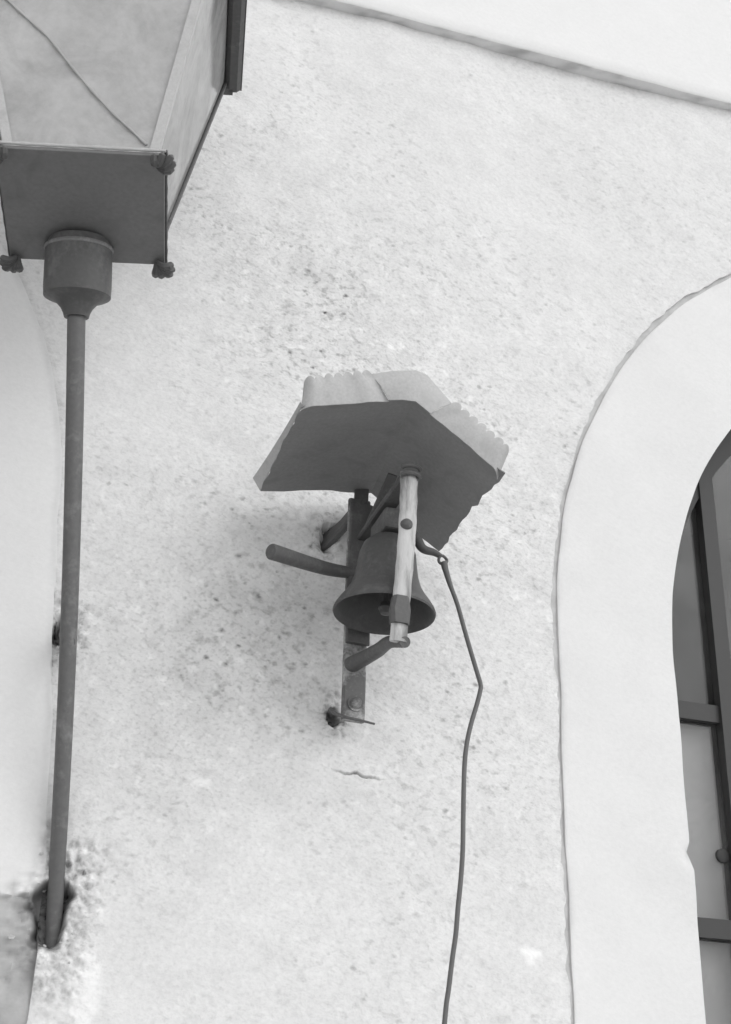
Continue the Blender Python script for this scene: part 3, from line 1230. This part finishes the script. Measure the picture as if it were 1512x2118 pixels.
def panel(a_f, a_b, b_f, b_b, seed, ragged):
    """sheet between ridge (a) and eave (b)"""
    grid = []
    for i in range(15):
        s = i / 14
        row = []
        for j in range(21):
            t = j / 20
            p = lerp(lerp(a_f, b_f, s), lerp(a_b, b_b, s), t)
            p = p + Vector((0, 0, 0.008 * sst(0.0, 0.35, s) * fbm((s * 2, t * 2, seed), 1.4, seed, 3) + 0.003 * math.sin(math.pi * s) * math.sin(3 * t)))
            if i == 14:
                p += (b_f - a_f).normalized() * (ragged * fbm((t * 9, 0, seed), 1.5, seed + 3, 3))
            row.append(p)
        grid.append(row)
    return grid


mb = MB().sheet(panel(ridge_f, ridge_b, left_f, left_b, 1.0, 0.004), 0.0022, (0, 0, 1))
pl = mb.build('roof_panel', 'zinc', bell, True)
mb = MB().sheet(panel(ridge_f, ridge_b, right_f, right_b, 5.0, 0.009), 0.0022, (0, 0, 1))
pr = mb.build('roof_panel', 'zinc', bell, True)
# turned-up lip at the wall end of the left eave
ll = at(524, 982, RB + 0.005)
grid = []
for j in range(9):
    t = j / 8
    b0 = lerp(left_f, left_b, 0.0 + t)
    up_ = Vector((-0.004 - 0.012 * t, 0, 0.004 + 0.022 * t * t))
    grid.append([b0, b0 + up_ * 0.5, b0 + up_])
MB().sheet(grid, 0.0018, (-1, 0, 0.2)).build('eave_lip', 'crest', bell)


def scallops(b0, b1, t0, t1, teeth, amp, name, curl=0.0, seed=0, lead=0.0):
    """upright strip from base line b0-b1 to the top line t0-t1, top edge cut in rounded teeth"""
    n_ = teeth * 8
    grid = []
    upv = ((t0 - b0) + (t1 - b1)).normalized()
    for i in range(n_ + 1):
        s = i / n_
        base, top = lerp(b0, b1, s), lerp(t0, t1, s)
        k = abs(math.sin(math.pi * (s * teeth + lead)))
        tooth = upv * (amp * (k ** 0.6) - amp * 0.6)
        row = []
        for j in range(6):
            q = j / 5
            p = lerp(base, top - upv * amp * 0.6, min(1.0, q / 0.8))
            if j == 5:
                p = top + tooth
            p += Vector((0, -0.010 * math.sin(q * 1.9) + 0.003 * fbm((s * 4, q, seed), 1, seed, 2), 0))
            if curl > 0 and s > 0.86:
                p += Vector((0, 0.030 * curl * ((s - 0.86) / 0.14) ** 2, 0))
            if curl < 0 and s < 0.14:
                p += Vector((0, 0.03 * abs(curl) * ((0.14 - s) / 0.14) ** 2, 0))
            row.append(p)
        grid.append(row)
    return MB().sheet(grid, 0.0018, (0, -1, 0)).build(name, 'crest', bell, True)


YC = -0.405
scallops(at(626, 841, YC), at(806, 829, YC), at(628, 786, YC), at(764, 773, YC), 7, 0.010, 'scalloped_crest', -0.5, 1)
scallops(at(889, 856, YC), at(1039, 979, YC), at(936, 836, YC), at(1057, 936, YC), 7, 0.010, 'scalloped_crest', 0.8, 2)
# plain folded piece over the ridge between the two crests
cp = [[at(806, 827, YC - .004), at(766, 774, YC - .006)], [at(833, 827, YC - .012), at(812, 768, YC - .012)], [at(860, 830, YC - .016), at(860, 766, YC - .016)],
      [at(876, 842, YC - .012), at(884, 776, YC - .012)], [at(891, 855, YC - .004), at(934, 834, YC - .006)]]
grid = [[lerp(r_[0], r_[1], q / 4) + Vector((0, -0.004 * math.sin(q / 4 * 3.1), 0.002 * N((i * 1.3, q, 0), 1.0, 4))) for q in range(5)] for i, r_ in enumerate(cp)]
MB().sheet(grid, 0.0018, (0, -1, 0)).build('ridge_fold', 'crest', bell, True)

# back bar on the wall, its upper end doubled up and necked into the roof
bb, bt = Vector((-0.018, -0.06, 2.505)), Vector((-0.018, -0.06, 2.985))
MB().strap([bb, lerp(bb, bt, .25), lerp(bb, bt, .5), lerp(bb, bt, .75), bt], [0.046, 0.047, 0.047, 0.047, 0.047], 0.014, (1, 0.05, 0)).build('back_bar', 'bar', bell)
MB().strap([Vector((-0.016, -0.062, 2.95)), Vector((-0.014, -0.062, 3.02))], 0.030, 0.010, (1, 0, 0)).build('neck', 'iron', bell)
MB().strap([Vector((-0.017, -0.0735, 2.66)), Vector((-0.017, -0.0735, 2.97))], 0.049, 0.010, (1, 0.05, 0)).build('bar_plate', 'iron', bell)
# wide plate behind the bell, riveted to the bar
pa, pb = at(766, 1128, -0.088), at(762, 1304, -0.088)
MB().strap([pa, lerp(pa, pb, 0.5), pb], [0.094, 0.096, 0.094], 0.008, (1, 0.03, 0)).build('back_plate', 'iron', bell)
# fixing bolts, each with a washer
for z in (2.538,):
    Mx = Matrix.Translation((-0.016, -0.068, z)) @ Matrix.Rotation(math.radians(90), 4, 'X')
    b_ = MB().lathe([(0.0, 0.016), (0.007, 0.014), (0.010, 0.010), (0.011, 0.003), (0.016, 0.003), (0.016, -0.002), (0.0, -0.002)], Mx, 18).build('bolt', 'bar', bell, True)
# lower fixing: a bent nail hooked round the foot of the bar
P = curve([Vector((0.022, -0.074, 2.500)), Vector((-0.01, -0.076, 2.503)), Vector((-0.036, -0.072, 2.507)), Vector((-0.052, -0.050, 2.520)), Vector((-0.052, -0.02, 2.538)), Vector((-0.040, 0.02, 2.540))], 8)
MB().tube(P, [0.0022 + 0.003 * (k / (len(P) - 1)) for k in range(len(P))], 8).build('hooked_nail', 'iron', bell, True)
# upper fixing: wedge-shaped anchor into the wall
MB().strap([Vector((-0.030, -0.055, 2.955)), Vector((-0.042, -0.03, 2.938)), Vector((-0.066, 0.03, 2.918))], [0.030, 0.034, 0.044], 0.016, (0.25, 0, 1)).build('wall_anchor', 'iron', bell)

# top arm out to the front strap, front strap, curved bottom arm back to the bar
SY = -0.31
st_t, st_b = at(846, 990, SY), at(826, 1328, SY)
print('strap', st_t, st_b)
arm_z = st_t.z - 0.004
mb = MB()
mb.strap(curve([Vector((-0.010, -0.055, arm_z - 0.02)), Vector((-0.004, -0.16, arm_z - 0.008)), Vector((st_t.x - 0.001, SY + 0.03, arm_z + 0.006)), Vector((st_t.x, SY - 0.006, arm_z + 0.004))], 8), 0.034, 0.012, (1, 0, 0))
mb.build('top_arm', 'iron', bell)
# second brace, from the plate up to the roof panel
MB().strap([Vector((-0.012, -0.07, 2.885)), Vector((0.012, -0.19, 2.985))], 0.020, 0.008, (1, 0, 0)).build('brace', 'iron', bell)
# front strap: half-round pale iron
P, Rr = [], []
for k in range(25):
    t = k / 24
    p = lerp(st_t + Vector((0, 0, 0.012)), st_b, t)
    p += Vector((0.002 * math.sin(t * 5), -0.003 * math.sin(t * 3.1), 0))
    P.append(p)
    Rr.append(0.0178 - 0.0012 * t + 0.0006 * math.sin(k * 1.9))
fsb = MB().tube(P, Rr, 20, squash=(1.0, 0.42), up=Vector((0, 1, 0))).build('front_strap', 'tube', bell, True)
Mx = Matrix.Translation(at(841, 1085, SY - 0.008)) @ Matrix.Rotation(math.radians(90), 4, 'X')
MB().lathe([(0.0, 0.010), (0.006, 0.009), (0.0105, 0.005), (0.012, -0.001), (0.012, -0.006)], Mx, 18).build('rivet', 'iron', bell, True)
MB().strap([at(828, 1236, SY - 0.001), at(827, 1262, SY - 0.001), at(826, 1292, SY - 0.001)], [0.030, 0.038, 0.034], 0.024, (1, 0, 0)).build('clamp', 'iron', bell)
# curled top of the strap
for dz in (0.0, 0.016):
    c0 = st_t + Vector((0.002, -0.006, 0.002 + dz))
    MB().tube([c0 + Vector((0.018 * math.cos(a1), -0.008 * math.sin(a1), 0.004 * math.sin(a1))) for a1 in [math.pi * k / 12 for k in range(13)]], 0.0042, 8).build('strap_ring', 'iron', bell, True)
ba = [Vector((-0.026, -0.062, 2.618)), at(752, 1362, -0.10), at(782, 1345, -0.17), at(806, 1328, -0.25), at(838, 1328, SY - 0.004)]
MB().tube(curve(ba, 8), [0.0165 - 0.006 * (k / 32) for k in range(33)], 14).build('bottom_arm', 'iron', bell, True)

# bell
BC = Vector((-0.003, -0.20, 2.674))
prof = [(r * 0.97, h) for r, h in [(0.094, 0.004), (0.100, -0.001), (0.1015, 0.003), (0.099, 0.010), (0.092, 0.021), (0.081, 0.036), (0.071, 0.053), (0.064, 0.075), (0.060, 0.10),
        (0.057, 0.125), (0.050, 0.145), (0.036, 0.158), (0.018, 0.164), (0.016, 0.172), (0.016, 0.20), (0.010, 0.205), (0.0, 0.205)]]
inner = [(0.0, 0.148), (0.03, 0.146), (0.045, 0.135), (0.052, 0.115), (0.055, 0.09), (0.060, 0.068), (0.068, 0.046), (0.078, 0.028), (0.086, 0.013), (0.0912, 0.004)]
bo = MB().lathe(inner + prof[1:], Matrix.Translation(BC) @ Matrix.Rotation(math.radians(2), 4, 'Y'), 56).build('bell', 'bronze', bell, True)
cl = MB().tube([BC + Vector((0, 0, 0.145)), BC + Vector((0.002, 0, 0.06)), BC + Vector((0.003, 0, 0.02))], [0.004, 0.005, 0.006], 10)
cl.lathe([(0.0, -0.014), (0.010, -0.011), (0.015, 0.0), (0.010, 0.012), (0.0, 0.016)], Matrix.Translation(BC + Vector((0.003, 0, 0.012))), 16)
cl.build('clapper', 'iron', bo, True)
# headstock
MB().box((0, 0, 0), (0.052, 0.10, 0.045), Matrix.Translation((0.010, -0.185, 2.865)), 0.006).build('headstock', 'iron', bell)

# stub of pipe standing out to the left
se, sr = at(562, 1141, -0.20), Vector((-0.02, -0.072, 2.812))
P = curve([sr, lerp(sr, se, 0.4) + Vector((0, 0, -0.006)), se], 8)
nP = len(P)
mb = MB().tube(P, [0.0115 + 0.0042 * (k / (nP - 1)) for k in range(nP)], 18, cap=False)
ax = (P[-1] - P[-2]).normalized()
mb.tube([P[-1] - ax * 0.0, P[-1] + ax * 0.003], [0.0157, 0.0135], 18, cap=False)
mb.tube([P[-1] + ax * 0.003, P[-1] - ax * 0.012], [0.0135, 0.0122], 18)
mb.build('pipe_stub', 'iron', bell, True)

# ringing lever, with an eye at its tip
LY = -0.20
P = curve([Vector((0.01, LY, 2.872)), at(856, 1108, LY), at(874, 1134, LY), at(898, 1143, LY), at(912, 1151, LY)], 8)
MB().tube(P, [0.0145 - 0.0085 * (k / (len(P) - 1)) for k in range(len(P))], 12, squash=(1.0, 0.8)).build('lever', 'iron', bell, True)
eye = at(916, 1158, LY)
MB().tube([eye + Vector((0.0085 * math.cos(a1), 0.002 * math.sin(a1 * 2), 0.0085 * math.sin(a1))) for a1 in [2 * math.pi * k / 20 for k in range(21)]], 0.0030, 8, cap=False).build('lever_eye', 'iron', bell, True)

# ---------------------------------------------------------------- pull wire
wp = [(918, 1163, -0.200), (922, 1180, -0.200), (932, 1212, -0.200), (946, 1250, -0.198), (960, 1300, -0.196), (973, 1345, -0.193), (985, 1385, -0.19), (994, 1416, -0.19), (993, 1430, -0.19),
      (986, 1458, -0.19), (975, 1495, -0.19), (966, 1535, -0.19), (961, 1580, -0.19), (959, 1640, -0.19), (958, 1700, -0.19), (957, 1760, -0.19), (953, 1820, -0.19),
      (947, 1880, -0.19), (943, 1930, -0.19), (936, 1980, -0.19), (928, 2045, -0.19), (920, 2110, -0.19)]
W3 = [at(*p) for p in wp]
d_ = (W3[-1] - W3[-2]).normalized()
W3 += [W3[-1] + d_ * 0.2 + Vector((0.01, 0, 0)), W3[-1] + Vector((-0.02, 0.01, -0.62))]
P = curve(W3, 6)
rr = []
for i, p in enumerate(P):
    s = i / len(P)
    rr.append(0.0044 + 0.0030 * max(0, 1 - i / 14))
wire = MB().tube(P, rr, 10).build('pull_wire', 'wire', None, True)
wire['label'] = 'thin dark pull wire with a kink, hanging from the lever of the bell'
wire['category'] = 'wire'
